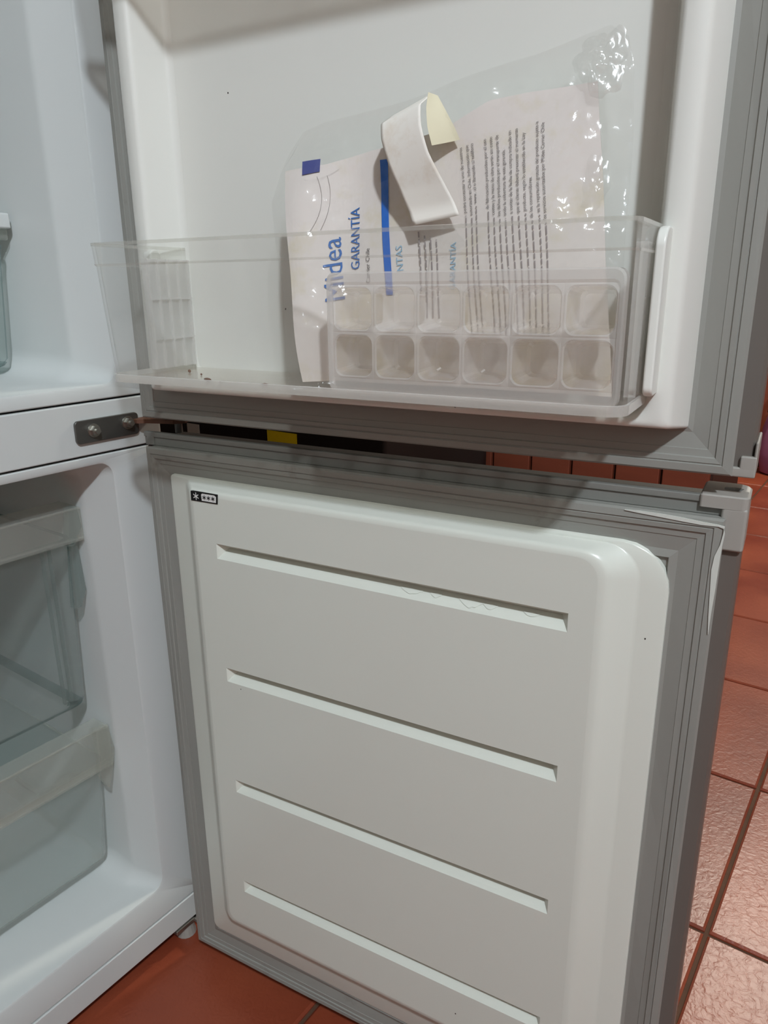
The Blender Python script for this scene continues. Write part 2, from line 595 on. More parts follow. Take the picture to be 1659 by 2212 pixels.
def liner(name, z0, z1, oz0, oz1, ox1, wall_x, deep, chz0):
    """flange plus moulded tub; oz: opening, wall_x: inner right wall"""
    ox0 = CX0 + (CX1 - ox1)
    wx0 = CX0 + (CX1 - wall_x)
    rr = []
    rr.append(xz(ring(CX0 + 0.002, CX1 - 0.002, z0, z1, 0.001, 6), CY + 0.012))
    rr.append(xz(ring(CX0 + 0.002, CX1 - 0.002, z0, z1, 0.001, 6), CY + 0.001))
    rr.append(xz(ring(CX0 + 0.003, CX1 - 0.003, z0 + 0.001, z1 - 0.001, 0.001, 6), CY))
    rr.append(xz(ring(ox0 - 0.003, ox1 + 0.003, oz0 - 0.003, oz1 + 0.003, 0.016, 6), CY))
    rr.append(xz(ring(ox0 - 0.0008, ox1 + 0.0008, oz0 - 0.0008, oz1 + 0.0008, 0.015, 6), CY + 0.0012))
    rr.append(xz(ring(ox0, ox1, oz0, oz1, 0.014, 6), CY + 0.004))
    mx = ox1 + (wall_x - ox1) * 0.9
    mx0 = CX0 + (CX1 - mx)
    rr.append(xz(ring(mx0, mx, oz0 + 0.002, oz1 - 0.004, 0.02, 6), CY + 0.035))
    rr.append(xz(ring(wx0, wall_x, oz0 + 0.004, oz1 - 0.006, 0.024, 6), CY + 0.042))
    rr.append(xz(ring(wx0 + 0.004, wall_x - 0.004, oz0 + chz0, oz1 - 0.01, 0.03, 6), deep - 0.02))
    rr.append(xz(ring(wx0 + 0.02, wall_x - 0.02, oz0 + chz0 + 0.012, oz1 - 0.025, 0.03, 6), deep))
    return part(FR, name, *loft(rr, cap_last=True), 'cab_liner', smooth=True)


def auto_smooth(o, ang=38):
    me = o.data
    bm = bmesh.new()
    bm.from_mesh(me)
    for e_ in bm.edges:
        if len(e_.link_faces) == 2 and e_.calc_face_angle(0) > math.radians(ang):
            e_.smooth = False
    bm.to_mesh(me)
    bm.free()
    return o


auto_smooth(liner('fridge_liner', 0.6725, CTOP - 0.004, 0.6865, CTOP - 0.05, -0.006, -0.028, 0.52, 0.004))
auto_smooth(liner('freezer_liner', 0.0335, 0.6180, 0.0765, 0.6085, -0.0215, -0.036, 0.50, 0.006))
part(FR, 'centre_rail', *box(CX0 + 0.002, CX1 - 0.002, CY - 0.0006, CY + 0.03, 0.6200, 0.6705), 'cab_liner', bevel=0.0015)
part(FR, 'base_panel', *box(CX0 + 0.002, CX1 - 0.002, CY - 0.0006, CY + 0.05, -0.003, 0.0318), 'cab_liner', bevel=0.0015)
part(FR, 'seam_backing', *box(CX0 + 0.01, CX1 - 0.01, CY + 0.006, CY + 0.012, 0.612, 0.682), 'hole')
for fx in (CX0 + 0.05, CX1 - 0.05):
    for fy in (CY + 0.06, CYB - 0.06):
        part(FR, 'foot', *cyl((fx, fy, FLOOR), (0, 0, 1), 0.018, 0.014, 0.034), 'black')

# middle hinge
HX, HY = 0.034, -0.010         # hinge axis
hp = ring(-0.0587, 0.0125, 0.6328, 0.6552, 0.004, 4)
hb = part(FR, 'hinge_bracket', *loft([xz(hp, CY - 0.001), xz(hp, CY - 0.004)], True, True), 'steel', bevel=0.0006)
arm = [(0.006, CY - 0.001), (0.030, CY - 0.001), (HX + 0.008, HY + 0.008), (HX + 0.010, HY - 0.004), (HX, HY - 0.011),
       (HX - 0.010, HY - 0.004), (0.012, CY - 0.016), (0.006, CY - 0.010)]
sub(FR, hb, 'hinge_arm', *loft([[(x, y, 0.6445) for x, y in arm], [(x, y, 0.6485) for x, y in arm]], True, True), 'rust')
sub(FR, hb, 'hinge_pin', *cyl((HX, HY, 0.634), (0, 0, 1), 0.004, 0.004, 0.030), 'steel')
for bx_, bz_ in ((-0.0396, 0.6440), (-0.0008, 0.6460)):
    b0 = cyl((bx_, CY - 0.004, bz_), (0, -1, 0), 0.0068, 0.0066, 0.0012, 20)
    b1 = cyl((bx_, CY - 0.0052, bz_), (0, -1, 0), 0.0052, 0.0050, 0.004, 6)
    b2 = cyl((bx_, CY - 0.0092, bz_), (0, -1, 0), 0.0028, 0.0026, 0.0030, 14)
    sub(FR, hb, 'bolt', *join(b0, b1, b2), 'bolt')
# bottom hinge
bh = part(FR, 'bottom_hinge', *join(box(-0.012, 0.042, CY - 0.002, CY + 0.03, -0.010, -0.0045),
                                    box(0.016, 0.046, HY - 0.012, CY + 0.002, -0.010, -0.0045)), 'bolt', bevel=0.001)
sub(FR, bh, 'hinge_pin', *cyl((HX, HY, -0.010), (0, 0, 1), 0.004, 0.004, 0.016), 'bolt')
sub(FR, bh, 'levelling_foot', *cyl((0.012, CY + 0.012, FLOOR), (0, 0, 1), 0.013, 0.009, 0.020), 'cap')

# ------------------------------------------------------------------ doors
DW_, DT = 0.545, 0.056


def dpart(name, verts, faces, mat, parent, **kw):
    """pieces of a door; verts in door coordinates; parent: FR (the door itself) or a door"""
    o = build(name, verts, faces, mat, parent=parent, door=True, **kw)
    if parent is FR:
        o.rotation_euler = (0, 0, ANG)
        o.location = -Vector(BASE[FR.name][0])
    return o


def door_shell(name, z0, z1):
    # skin folded round to an inner flange, with a pocket behind the plastic liner
    def rg(ins, n_, zi=0.0):
        return uz(ring(ins, DW_ - ins, z0 + zi, z1 - zi, 0.0005, 2), n_)
    rr = [rg(0.014, -DT), rg(0.004, -DT + 0.004), rg(0.0, -DT + 0.014), rg(0.0, -0.004), rg(0.002, 0.0, 0.001),
          rg(0.030, 0.0, 0.024), rg(0.030, -0.020, 0.024)]
    return dpart(name, *loft(rr, True, True), 'door_out', FR)


def gasket(parent, name, u0, u1, z0, z1, w):
    prof = [(0.0, -0.002), (0.0, 0.006), (-0.001, 0.0105), (0.0005, 0.0126), (0.0052, 0.0130), (0.0056, 0.0121), (0.0062, 0.0121),
            (0.0066, 0.0126), (0.0098, 0.0122), (0.0104, 0.0110), (0.0150, 0.0106), (0.0153, 0.0101), (w - 0.004, 0.0088),
            (w + 0.0015, 0.0102), (w + 0.0025, 0.0060)]
    rr = []
    for d_, n_ in prof:
        # corners need not be rounded: welded mitres
        r2 = [(u0 + d_, z0 + d_), (u1 - d_, z0 + d_), (u1 - d_, z1 - d_), (u0 + d_, z1 - d_)]
        sd = []
        for i in range(4):
            p, q = r2[i], r2[(i + 1) % 4]
            K = 14
            for k in range(K):
                t = k / K
                wv = 0.0006 * math.sin(9 * t + i * 2.1 + d_ * 300) * (math.sin(math.pi * t))
                sd.append((p[0] + (q[0] - p[0]) * t, n_ + wv, p[1] + (q[1] - p[1]) * t))
        rr.append(sd)
    o = dpart(name, *loft(rr), 'gasket', parent)
    return o


# ---- freezer door
FZ0, FZ1 = 0.0, 0.640
fdoor = door_shell('freezer_door', FZ0 + 0.002, FZ1 - 0.014)
gasket(fdoor, 'gasket', 0.012, 0.533, 0.010, 0.6265, 0.030)

PN = 0.030                   # raised panel level
rings_ = [
    uz(ring(0.040, 0.505, 0.044, 0.6035, (0.008, 0.008, 0.034, 0.004), 6), 0.004),
    uz(ring(0.041, 0.504, 0.045, 0.6030, (0.008, 0.008, 0.034, 0.004), 6), 0.0118),
    uz(ring(0.0435, 0.5015, 0.047, 0.6022, (0.008, 0.008, 0.033, 0.004), 6), 0.0128),
    uz(ring(0.0600, 0.4855, 0.0720, 0.6004, (0.010, 0.012, 0.026, 0.006), 6), 0.0130),
    uz(ring(0.0628, 0.4825, 0.0745, 0.5998, (0.010, 0.012, 0.024, 0.006), 6), 0.0140),
    uz(ring(0.0765, 0.4680, 0.0880, 0.5980, (0.010, 0.012, 0.020, 0.006), 6), 0.0262),
    uz(ring(0.0790, 0.4655, 0.0902, 0.5970, (0.010, 0.012, 0.019, 0.006), 6), 0.0284),
    uz(ring(0.0815, 0.4630, 0.0925, 0.5952, (0.010, 0.012, 0.018, 0.006), 6), 0.0296),
    uz(ring(0.0850, 0.4590, 0.0960, 0.5920, (0.010, 0.012, 0.016, 0.006), 6), 0.0300)]
fl = auto_smooth(dpart('inner_panel', *loft(rings_), 'liner_speck', fdoor, smooth=True), 50)
# flat centre with four grooves
gu0, gu1 = 0.1090, 0.4400
gz = [0.5477, 0.4180, 0.2878, 0.1582]      # upper edges
gh, gd = 0.0150, 0.0110
inner = ring(0.0850, 0.4590, 0.0960, 0.5920, (0.010, 0.012, 0.016, 0.006), 6)
V, F = [], []


def quad(*p):
    k = len(V)
    V.extend(p)
    F.append(tuple(range(k, k + len(p))))


# centre strips between the grooves; the outer band is one polygon per side
zs = [0.5920]
for g in gz:
    zs += [g, g - gh]
zs += [0.0960]
for i in range(0, len(zs), 2):
    quad((gu0, PN, zs[i]), (gu1, PN, zs[i]), (gu1, PN, zs[i + 1]), (gu0, PN, zs[i + 1]))
lhs = [p for p in inner if p[0] < 0.2]
rhs = [p for p in inner if p[0] > 0.3]
lo = [p for p in lhs if p[1] < 0.3]
hi = [p for p in lhs if p[1] > 0.3]
quad(*([(gu0, PN, 0.0960)] + [(gu0, PN, z_) for z_ in reversed(zs[:-1])] + [(a, PN, b) for a, b in hi] + [(a, PN, b) for a, b in lo]))
lo = [p for p in rhs if p[1] < 0.3]
hi = [p for p in rhs if p[1] > 0.3]
quad(*([(gu1, PN, z_) for z_ in zs] + [(a, PN, b) for a, b in lo] + [(a, PN, b) for a, b in hi]))
for g in gz:
    a0, a1, b0, b1 = gu0, gu1, g - gh, g
    zd = g - 0.0065
    e0, e1 = a0 + 0.007, a1 - 0.007
    nd_ = PN - gd
    quad((a0, PN, b1), (a1, PN, b1), (e1, nd_, zd), (e0, nd_, zd))
    K = 3
    prev = ((e0, nd_, zd), (e1, nd_, zd))
    for k in range(1, K + 1):       # softly rounded lower flank
        t = k / K
        zz = zd + (b0 - zd) * t
        nn = nd_ + (PN - nd_) * (0.75 * t + 0.25 * math.sin(t * math.pi / 2))
        aa0 = e0 + (a0 - e0) * t
        aa1 = e1 + (a1 - e1) * t
        cur = ((aa0, nn, zz), (aa1, nn, zz))
        quad(prev[0], prev[1], cur[1], cur[0])
        if k == 1:
            quad((a0, PN, b1), prev[0], cur[0])
            quad((a1, PN, b1), cur[1], prev[1])
        else:
            quad((a0, PN, b1), prev[0], cur[0])
            quad((a1, PN, b1), cur[1], prev[1])
        prev = cur
dpart('panel_face', V, F, 'liner_speck', fdoor)
# flaking edge along the top groove
for (fu, fl_, fh) in ((0.300, 0.020, 0.0030), (0.327, 0.010, 0.0022), (0.352, 0.020, 0.0040), (0.372, 0.012, 0.0026), (0.405, 0.012, 0.0018)):
    g = gz[0]
    pts = []
    K = 9

    def flank(z_):
        t_ = min(1.0, max(0.0, (g - 0.0065 - z_) / (gh - 0.0065)))
        return PN - gd + gd * (0.75 * t_ + 0.25 * math.sin(t_ * math.pi / 2))
    for k in range(K):
        t = k / (K - 1)
        z_ = g - 0.0086 - 0.0003 * math.sin(9 * t)
        pts.append((fu + fl_ * t, flank(z_), z_))
    for k in range(K):
        t = 1 - k / (K - 1)
        z_ = g - 0.0092 - fh * math.sin(math.pi * t) * random.uniform(0.75, 1.0)
        pts.append((fu + fl_ * t, flank(z_), z_))
    up = [(a, b + 0.0007, c + 0.0002) for a, b, c in pts]
    dpart('paint_flake', *loft([pts, up], True, True), 'liner_speck', fdoor)

# frost rating sticker: black tab with one white asterisk and a white box of three
stk = [(0.0835, 0.5960), (0.0832, 0.5868), (0.1150, 0.5868), (0.1160, 0.5962), (0.0865, 0.5966)]
sv = [(a, PN + 0.0002, b) for a, b in stk] + [(a, PN + 0.0006, b) for a, b in stk]
K = len(stk)
sticker = dpart('rating_sticker', sv, [tuple(range(K)), tuple(range(K, 2 * K))] +
                [(i, (i + 1) % K, (i + 1) % K + K, i + K) for i in range(K)], 'sticker_black', FR)
sticker.parent = fdoor
sticker.location = (0, 0, 0)
sticker.rotation_euler = (0, 0, 0)
sticker['label'] = 'black four-star freezer rating sticker'


def asterisk(cu, cz, r, wd, n_):
    vs_, fs_ = [], []
    for k in range(3):
        a = math.radians(90 + 60 * k)
        dx, dz = math.cos(a), math.sin(a)
        px, pz = -dz * wd / 2, dx * wd / 2
        k0 = len(vs_)
        for s, t in ((-1, -1), (1, -1), (1, 1), (-1, 1)):
            vs_.append((cu + dx * r * s + px * t, n_ + 0.00005 * k, cz + dz * r * s + pz * t))
        fs_.append((k0, k0 + 1, k0 + 2, k0 + 3))
    return vs_, fs_


pieces = [asterisk(0.0898, 0.5915, 0.0036, 0.0009, PN + 0.0008)]
bx4 = [(0.0965, 0.5880), (0.1135, 0.5880), (0.1140, 0.5938), (0.1120, 0.5950), (0.0975, 0.5950), (0.0962, 0.5938)]
pieces.append(([(a, PN + 0.0008, b) for a, b in bx4], [tuple(range(6))]))
v_, f_ = join(*pieces)
dpart('printed_mark', v_, f_, 'sticker_white', fdoor, fix=False)
pieces = [asterisk(cu, 0.5915, 0.0022, 0.0007, PN + 0.0010) for cu in (0.0999, 0.1051, 0.1103)]
v_, f_ = join(*pieces)
dpart('printed_asterisks', v_, f_, 'sticker_black', fdoor, fix=False)

# end cap on the freezer door
dpart('end_cap', *join(box(0.0, DW_, -0.0040, 0.0022, 0.6350, FZ1), box(0.0, DW_, -0.0040, 0.0008, 0.6265, 0.6352),
                       box(0.003, 0.013, -0.002, 0.0022, 0.6270, 0.6365)), 'cap_dark', fdoor, bevel=0.0008)
dpart('cap_trough', *box(0.001, DW_ - 0.001, -DT + 0.003, -0.0040, 0.6262, 0.6300), 'trough', fdoor)
dpart('gasket_corner', *box(0.455, 0.507, 0.002, 0.0075, 0.560, 0.606), 'gasket', fdoor)
hole_r = []
cu, cn = 0.5375, -0.016
blk = ring(0.5160, 0.5462, -0.0340, 0.0045, (0.002, 0.010, 0.004, 0.002), 6)
KK = len(blk)
ell = []
for a, b in blk:
    t = math.atan2(b - cn, a - 0.5350)
    ell.append((0.5350 + 0.0078 * math.cos(t), cn + 0.0052 * math.sin(t)))
rr = [[(a, b, 0.6325) for a, b in blk], [(a, b, 0.6405) for a, b in blk],
      [(a + (0.0012 if a < 0.53 else -0.0012), b * 0.96 - 0.0006, 0.6415) for a, b in blk],
      [(a, b, 0.6415) for a, b in ell], [(a, b, 0.6335) for a, b in ell]]
dpart('cap_corner', *loft(rr, True, False), 'cap', fdoor)
dpart('cap_hole', *loft([[(a, b, 0.6338) for a, b in ell], [(a, b, 0.6325) for a, b in ell]], True, True), 'hole', fdoor)
dpart('cap_leg', *box(0.5300, 0.5462, -0.030, 0.0045, 0.6032, 0.6338), 'cap', fdoor, bevel=0.0022, seg=3)
# torn pale lip of the gasket in the upper latch corner
tv_, tf_ = [], []
path = [(0.470, 0.6262), (0.480, 0.6266), (0.492, 0.6264), (0.506, 0.6258), (0.520, 0.6245), (0.5305, 0.6238), (0.5340, 0.6230),
        (0.5335, 0.618), (0.5325, 0.610), (0.5300, 0.602), (0.5292, 0.592), (0.5300, 0.578), (0.5310, 0.560), (0.5322, 0.545)]
wid = [0.0003, 0.0016, 0.0022, 0.0026, 0.0022, 0.0012, 0.0014, 0.0010, 0.0014, 0.0036, 0.0042, 0.0032, 0.0016, 0.0003]
for k, ((a, b), wv) in enumerate(zip(path, wid)):
    if k <= 6:
        q = (a - 0.0004, b - wv)
    else:
        q = (a + wv, b)
    for nn in (0.0122, 0.0136):
        tv_.append((a, nn, b))
        tv_.append((q[0], nn, q[1]))
for k in range(len(path) - 1):
    i = k * 4
    tf_ += [(i, i + 1, i + 5, i + 4), (i + 2, i + 3, i + 7, i + 6), (i, i + 2, i + 6, i + 4), (i + 1, i + 3, i + 7, i + 5)]
dpart('torn_gasket_lip', tv_, tf_, 'gasket_torn', fdoor)

# ---- refrigerator compartment door
RZ0, RZ1 = 0.655, 1.468
rdoor = door_shell('fridge_door', RZ0 + 0.004, RZ1)
gasket(rdoor, 'gasket', 0.012, 0.533, 0.6575, 1.458, 0.0295)
zt = 1.425
rings_ = [
    uz(ring(0.040, 0.505, 0.6850, zt + 0.006, 0.002, 6), 0.004),
    uz(ring(0.041, 0.504, 0.6856, zt + 0.005, 0.002, 6), 0.0118),
    uz(ring(0.0480, 0.4970, 0.6875, zt, 0.003, 6), 0.0300),
    uz(ring(0.0495, 0.4955, 0.6882, zt - 0.001, 0.003, 6), 0.0330),
    uz(ring(0.0520, 0.4930, 0.6895, zt - 0.003, 0.004, 6), 0.0345),
    uz(ring(0.0620, 0.4830, 0.6930, zt - 0.012, 0.010, 6), 0.0350),
    uz(ring(0.0645, 0.4805, 0.6943, zt - 0.015, 0.012, 6), 0.0335),
    uz(ring(0.0660, 0.4790, 0.6955, zt - 0.017, 0.012, 6), 0.0305),
    uz(ring(0.0710, 0.4740, 0.6985, zt - 0.030, 0.012, 6), 0.0040),
    uz(ring(0.0730, 0.4720, 0.6998, zt - 0.034, 0.012, 6), 0.0008),
    uz(ring(0.0780, 0.4670, 0.7020, zt - 0.040, 0.012, 6), 0.0)]
auto_smooth(dpart('inner_panel', *loft(rings_, cap_last=True), 'liner', rdoor, smooth=True), 55)
# lugs that carry the two bins
for zb in (0.7100, 1.0595):
    for side in (0, 1):
        r2 = ring(0.0, 0.0125 if side == 0 else 0.030, zb, zb + 0.098, (0.005, 0.005, 0.006, 0.006) if side == 0 else (0.006, 0.006, 0.012, 0.012), 6)     # (depth, z)
        ua, ub = (0.0585, 0.0675) if side == 0 else (0.4805, 0.4865)
        a = [(ua, 0.024 + p, q) for p, q in r2]
        b = [(ub, 0.024 + p, q) for p, q in r2]
        dpart('bin_lug', *loft([a, b], True, True), 'liner', rdoor, bevel=0.0015)
cap = join(box(0.0, DW_, -DT, 0.001, RZ0 + 0.0005, RZ0 + 0.005))
dpart('end_cap', *cap, 'cap_dark', rdoor, bevel=0.0008)
clip = join(box(0.5230, 0.5470, -0.034, 0.0028, RZ0 - 0.0005, RZ0 + 0.0060), box(0.5372, 0.5470, -0.034, 0.0028, RZ0 + 0.004, RZ0 + 0.0135),
            box(0.5450, 0.5470, -0.040, 0.0020, RZ0 + 0.010, RZ0 + 0.0230))
dpart('cap_corner', *clip, 'cap', rdoor, bevel=0.0014)

# ------------------------------------------------------------------ door bins
def bin_section(z, grow, r):
    return ring(0.0735 - grow * 0.2, 0.4785 + grow * 0.2, 0.0015, 0.0975 + grow, (0.003, 0.003, r, r), 6)


def make_bin(label, zb):
    t = thing('door_bin', label, 'bin', (0.276, 0.05, zb), door=True, group='clear bins on the refrigerator door')
    H_ = 0.1060
    th = 0.0024
    lev = [(0.0, 0.0), (0.004, 0.0018), (0.030, 0.0042), (0.060, 0.0066), (0.0895, 0.0088), (0.0905, 0.0098), (H_, 0.0112)]

    def sec(zz, g, inset):
        r2 = ring(0.0735 - g * 0.15 + inset, 0.4785 + g * 0.15 - inset, 0.0015 + inset, 0.0965 + g - inset,
                  (0.003, 0.003, 0.012 - inset, 0.012 - inset), 6)
        return [(a, b, zb + zz) for a, b in r2]
    rr = [sec(zz, g, 0) for zz, g in lev]
    part(t, 'basket', *loft(rr, skip=(6,)), 'bin', smooth=False)
    ri = [sec(0.0028, 0.0015, th)] + [sec(zz, g, th) for zz, g in lev[2:]]
    part(t, 'inner_wall', *loft(ri, skip=(6,)), 'bin')
    part(t, 'bin_floor', *loft([sec(0.0, 0.0, 0.0), sec(0.0028, 0.0, 0.0004)], True, True), 'bin_floor')
    rim = loft([sec(H_ - 0.0022, 0.0112, -0.0004), sec(H_, 0.0112, -0.0004), sec(H_ + 0.0004, 0.0112, th), sec(H_ - 0.0022, 0.0112, th)], skip=(6,))
    part(t, 'band_line', *loft([sec(0.0893, 0.0090, -0.0004), sec(0.0908, 0.0102, -0.0004)], skip=(6,)), 'bin_rim')
    part(t, 'rim', *rim, 'bin_rim')
    # thick foot lip along the floor edge
    part(t, 'floor_lip', *loft([sec(0.0005, 0.0022, -0.0012), sec(0.0065, 0.0026, -0.0012), sec(0.0068, 0.0026, 0.0005),
                                sec(0.0003, 0.0022, 0.0005), sec(0.0005, 0.0022, -0.0012)], skip=(6,)), 'bin_lip')
    # ribbed clips on the two ends
    for side in (0, 1):
        ux = 0.0775 if side == 0 else 0.4735
        bits = [box(ux - 0.0008, ux + 0.0008, 0.003, 0.054, zb + 0.006, zb + 0.096)]
        for nn in (0.006, 0.018, 0.030, 0.042, 0.053):
            bits.append(box(ux - 0.0035, ux + 0.0035, nn - 0.0008, nn + 0.0008, zb + 0.006, zb + 0.096))
        for zz in (0.031, 0.064, 0.095):
            bits.append(box(ux - 0.0030, ux + 0.0030, 0.004, 0.053, zb + zz - 0.0008, zb + zz + 0.0008))
        part(t, 'end_clip', *join(*bits), 'bin_clip')
    return t


make_bin('clear plastic door bin holding a bag of leaflets and an ice tray', 0.7035)
make_bin('empty clear plastic bin higher up the open refrigerator door', 1.0530)

# ------------------------------------------------------------------ ice tray standing in the bin
TR = thing('ice_tray', 'milky plastic ice cube tray of twelve cells standing upright in clear bin', 'ice tray',
           (0.376, 0.085, 0.7067), door=True)
tu0, tu1, tz0, tz1, tn = 0.2790, 0.4735, 0.7067, 0.7850, 0.0900
cw = (0.4705 - 0.2830) / 6.0
ch = (0.7770 - 0.7165) / 2.0
rim = loft([uz(ring(tu0, tu1, tz0, tz1, 0.006, 5), tn - 0.008), uz(ring(tu0, tu1, tz0, tz1, 0.006, 5), tn),
            uz(ring(tu0 + 0.001, tu1 - 0.001, tz0 + 0.001, tz1 - 0.001, 0.006, 5), tn + 0.0012),
            uz(ring(tu0 + 0.0028, tu1 - 0.0028, tz0 + 0.0042, tz1 - 0.0062, 0.004, 5), tn + 0.0008),
            uz(ring(0.2830, 0.4705, 0.7165, 0.7770, 0.0005, 5), tn - 0.0006)])
part(TR, 'rim', *rim, 'tray_rim', smooth=False)
cell0 = None
for i in range(6):
    for j in range(2):
        a0, b0 = 0.2830 + i * cw, 0.7165 + j * ch
        if cell0 is None:
            cell0 = (a0, b0)
            g = 0.0010
            rr = [uz(ring(a0, a0 + cw, b0, b0 + ch, 0.0003, 5), tn - 0.0006),
                  uz(ring(a0 + g, a0 + cw - g, b0 + g, b0 + ch - g, 0.0062, 5), tn - 0.0002),
                  uz(ring(a0 + g + 0.0008, a0 + cw - g - 0.0008, b0 + g + 0.0008, b0 + ch - g - 0.0008, 0.0058, 5), tn - 0.0014),
                  uz(ring(a0 + 0.0042, a0 + cw - 0.0042, b0 + 0.0042, b0 + ch - 0.0042, 0.0045, 5), tn - 0.0215),
                  uz(ring(a0 + 0.0062, a0 + cw - 0.0062, b0 + 0.0062, b0 + ch - 0.0062, 0.0035, 5), tn - 0.0235)]
            v_, f_ = loft(rr, cap_last=True)
            k = len(f_)
            co = part(TR, 'cell', v_, f_, 'tray', extra=['tray_rim'], idx=None)
            nr = len(rr[0])
            for fi in range(2 * nr):
                co.data.polygons[fi].material_index = 1
        else:
            c = co.copy()
            COL.objects.link(c)
            c.parent = TR
            c.location = (a0 - cell0[0], 0, b0 - cell0[1])

# ------------------------------------------------------------------ bag of leaflets
def nb(u, z):
    """centre surface of the bag: leans back against the door panel"""
    t = (z - 0.71) / 0.2
    k = min(1.0, max(0.0, (0.275 - u) / 0.05))
    bulge = 0.030 * max(0.0, 1 - t) * k * k * (3 - 2 * k)
    return 0.050 - 0.026 * t + bulge + 0.0018 * math.sin(u * 38 + z * 22) + 0.0012 * math.sin(u * 71 - z * 55)


def interp(tab, x):
    if x <= tab[0][0]:
        return tab[0][1]
    for (a, b), (c, d) in zip(tab, tab[1:]):
        if x <= c:
            return b + (d - b) * (x - a) / (c - a)
    return tab[-1][1]


TOP = [(0.0, 0.868), (0.03, 0.8835), (0.10, 0.8885), (0.34, 0.8945), (0.44, 0.898), (0.52, 0.9025), (0.76, 0.9115), (0.88, 0.9185),
       (0.95, 0.9215), (1.0, 0.9135)]
LEFT = [(0.0, 0.2350), (0.35, 0.2250), (0.70, 0.2100), (0.80, 0.2050), (0.93, 0.2105), (1.0, 0.2190)]
RIGHT = [(0.0, 0.4640), (0.25, 0.4630), (0.40, 0.4610), (0.55, 0.4595), (0.75, 0.4580), (0.92, 0.4550), (1.0, 0.4500)]


def bag_uz(s, t):
    u = interp(LEFT, t) + (interp(RIGHT, t) - interp(LEFT, t)) * s
    z = 0.7068 + (interp(TOP, s) - 0.7068) * t
    return u, z


def crinkle(u, z, amp, sc):
    p = Vector((u * sc, z * sc, 3.7))
    return amp * (noise.noise(p) + 0.5 * abs(noise.noise(p * 2.3)) + 0.35 * noise.noise(p * 4.7))


def bag_sheet(sign, NS, NT):
    V, F = [], []
    for j in range(NT + 1):
        for i in range(NS + 1):
            s, t = i / NS, j / NT
            u, z = bag_uz(s, t)
            edge = min(1.0, 6 * min(s, 1 - s)) * min(1.0, 8 * min(t, 1 - t))
            corner = max(0.0, 1 - math.hypot((u - 0.443) / 0.035, (z - 0.902) / 0.030))
            low = max(0.0, 1 - math.hypot((u - 0.440) / 0.030, (z - 0.815) / 0.040))
            k = crinkle(u, z, 0.0028, 60) + corner * crinkle(u, z, 0.0060, 150) + low * crinkle(u, z, 0.0030, 120)
            n_ = nb(u, z) + sign * (0.0052 * edge ** 0.5) + k * min(1.0, edge + 0.25) * (1 if sign > 0 else 0.4)
            if sign > 0:
                n_ = max(n_, nb(u, z) + 0.0022 * edge)
            else:
                n_ = min(n_, nb(u, z) - 0.0012 * edge)
                n_ = max(n_, 0.004)
            V.append((u, n_, z))
    for j in range(NT):
        for i in range(NS):
            a = j * (NS + 1) + i
            F.append((a, a + 1, a + NS + 2, a + NS + 1))
    return V, F


BG = thing('plastic_bag', 'crumpled clear plastic bag around printed leaflets in the clear bin', 'plastic bag',
           (0.33, 0.05, 0.7068), door=True)
part(BG, 'front_film', *bag_sheet(1, 150, 130), 'film', smooth=True, fix=False)


def crumple(cu_, cz_, ru, rz, amp, sc, seed):
    V, F = [], []
    NA, NRr = 44, 22
    for j in range(NRr + 1):
        for i in range(NA):
            a = 2 * math.pi * i / NA
            r = j / NRr
            k = 1 + 0.45 * noise.noise(Vector((math.cos(a) * 1.7, math.sin(a) * 1.7, seed))) + 0.2 * noise.noise(Vector((math.cos(a) * 4, math.sin(a) * 4, seed)))
            u, z = cu_ + ru * r * k * math.cos(a), cz_ + rz * r * k * math.sin(a)
            p = Vector((u * sc, z * sc, seed))
            c = amp * (noise.noise(p) + 0.6 * noise.noise(p * 2.1)) * (1 - 0.6 * r * r)
            V.append((u, nb(u, z) + 0.0078 - 0.0025 * r * r + c, z))
    for j in range(NRr):
        for i in range(NA):
            a, b = j * NA + i, j * NA + (i + 1) % NA
            F.append((a, b, b + NA, a + NA))
    return V, F


part(BG, 'crumpled_corner', *crumple(0.4365, 0.9000, 0.0165, 0.0175, 0.0032, 260, 1.3), 'film_shiny', smooth=True, fix=False)
part(BG, 'crumpled_fold', *crumple(0.4400, 0.8330, 0.0085, 0.0160, 0.0011, 260, 5.1), 'film_soft', smooth=True, fix=False)
part(BG, 'crumpled_fold', *crumple(0.3380, 0.8030, 0.0150, 0.0110, 0.0011, 200, 8.6), 'film_soft', smooth=True, fix=False)
part(BG, 'back_film', *bag_sheet(-1, 60, 50), 'film', smooth=True, fix=False)


def paper_grid(corners, off, NU=40, NV=40, top=None, wob=0.0):
    """corners (u, z): bl, br, tr, tl"""
    bl, br, tr, tl = corners
    V, F = [], []
    for j in range(NV + 1):
        for i in range(NU + 1):
            s, t = i / NU, j / NV
            u = (bl[0] * (1 - s) + br[0] * s) * (1 - t) + (tl[0] * (1 - s) + tr[0] * s) * t
            zt_ = (tl[1] * (1 - s) + tr[1] * s) if top is None else interp(top, s)
            z = (bl[1] * (1 - s) + br[1] * s) * (1 - t) + zt_ * t
            V.append((u, nb(u, z) + off, z))
    for j in range(NV):
        for i in range(NU):
            a = j * (NU + 1) + i
            F.append((a, a + 1, a + NU + 2, a + NU + 1))
    # second side so the sheet has thickness
    k = len(V)
    V += [(a, b - 0.0006, c) for a, b, c in V]
    F += [tuple(x + k for x in reversed(f)) for f in list(F)]
    W_ = NU + 1
    rim_ = [i for i in range(NU)] + [NU + W_ * j for j in range(NV)] + [NV * W_ + NU - i for i in range(NU)] + [W_ * (NV - j) for j in range(NV)]
    for x, y in zip(rim_, rim_[1:] + rim_[:1]):
        F.append((x, y, y + k, x + k))
    return V, F


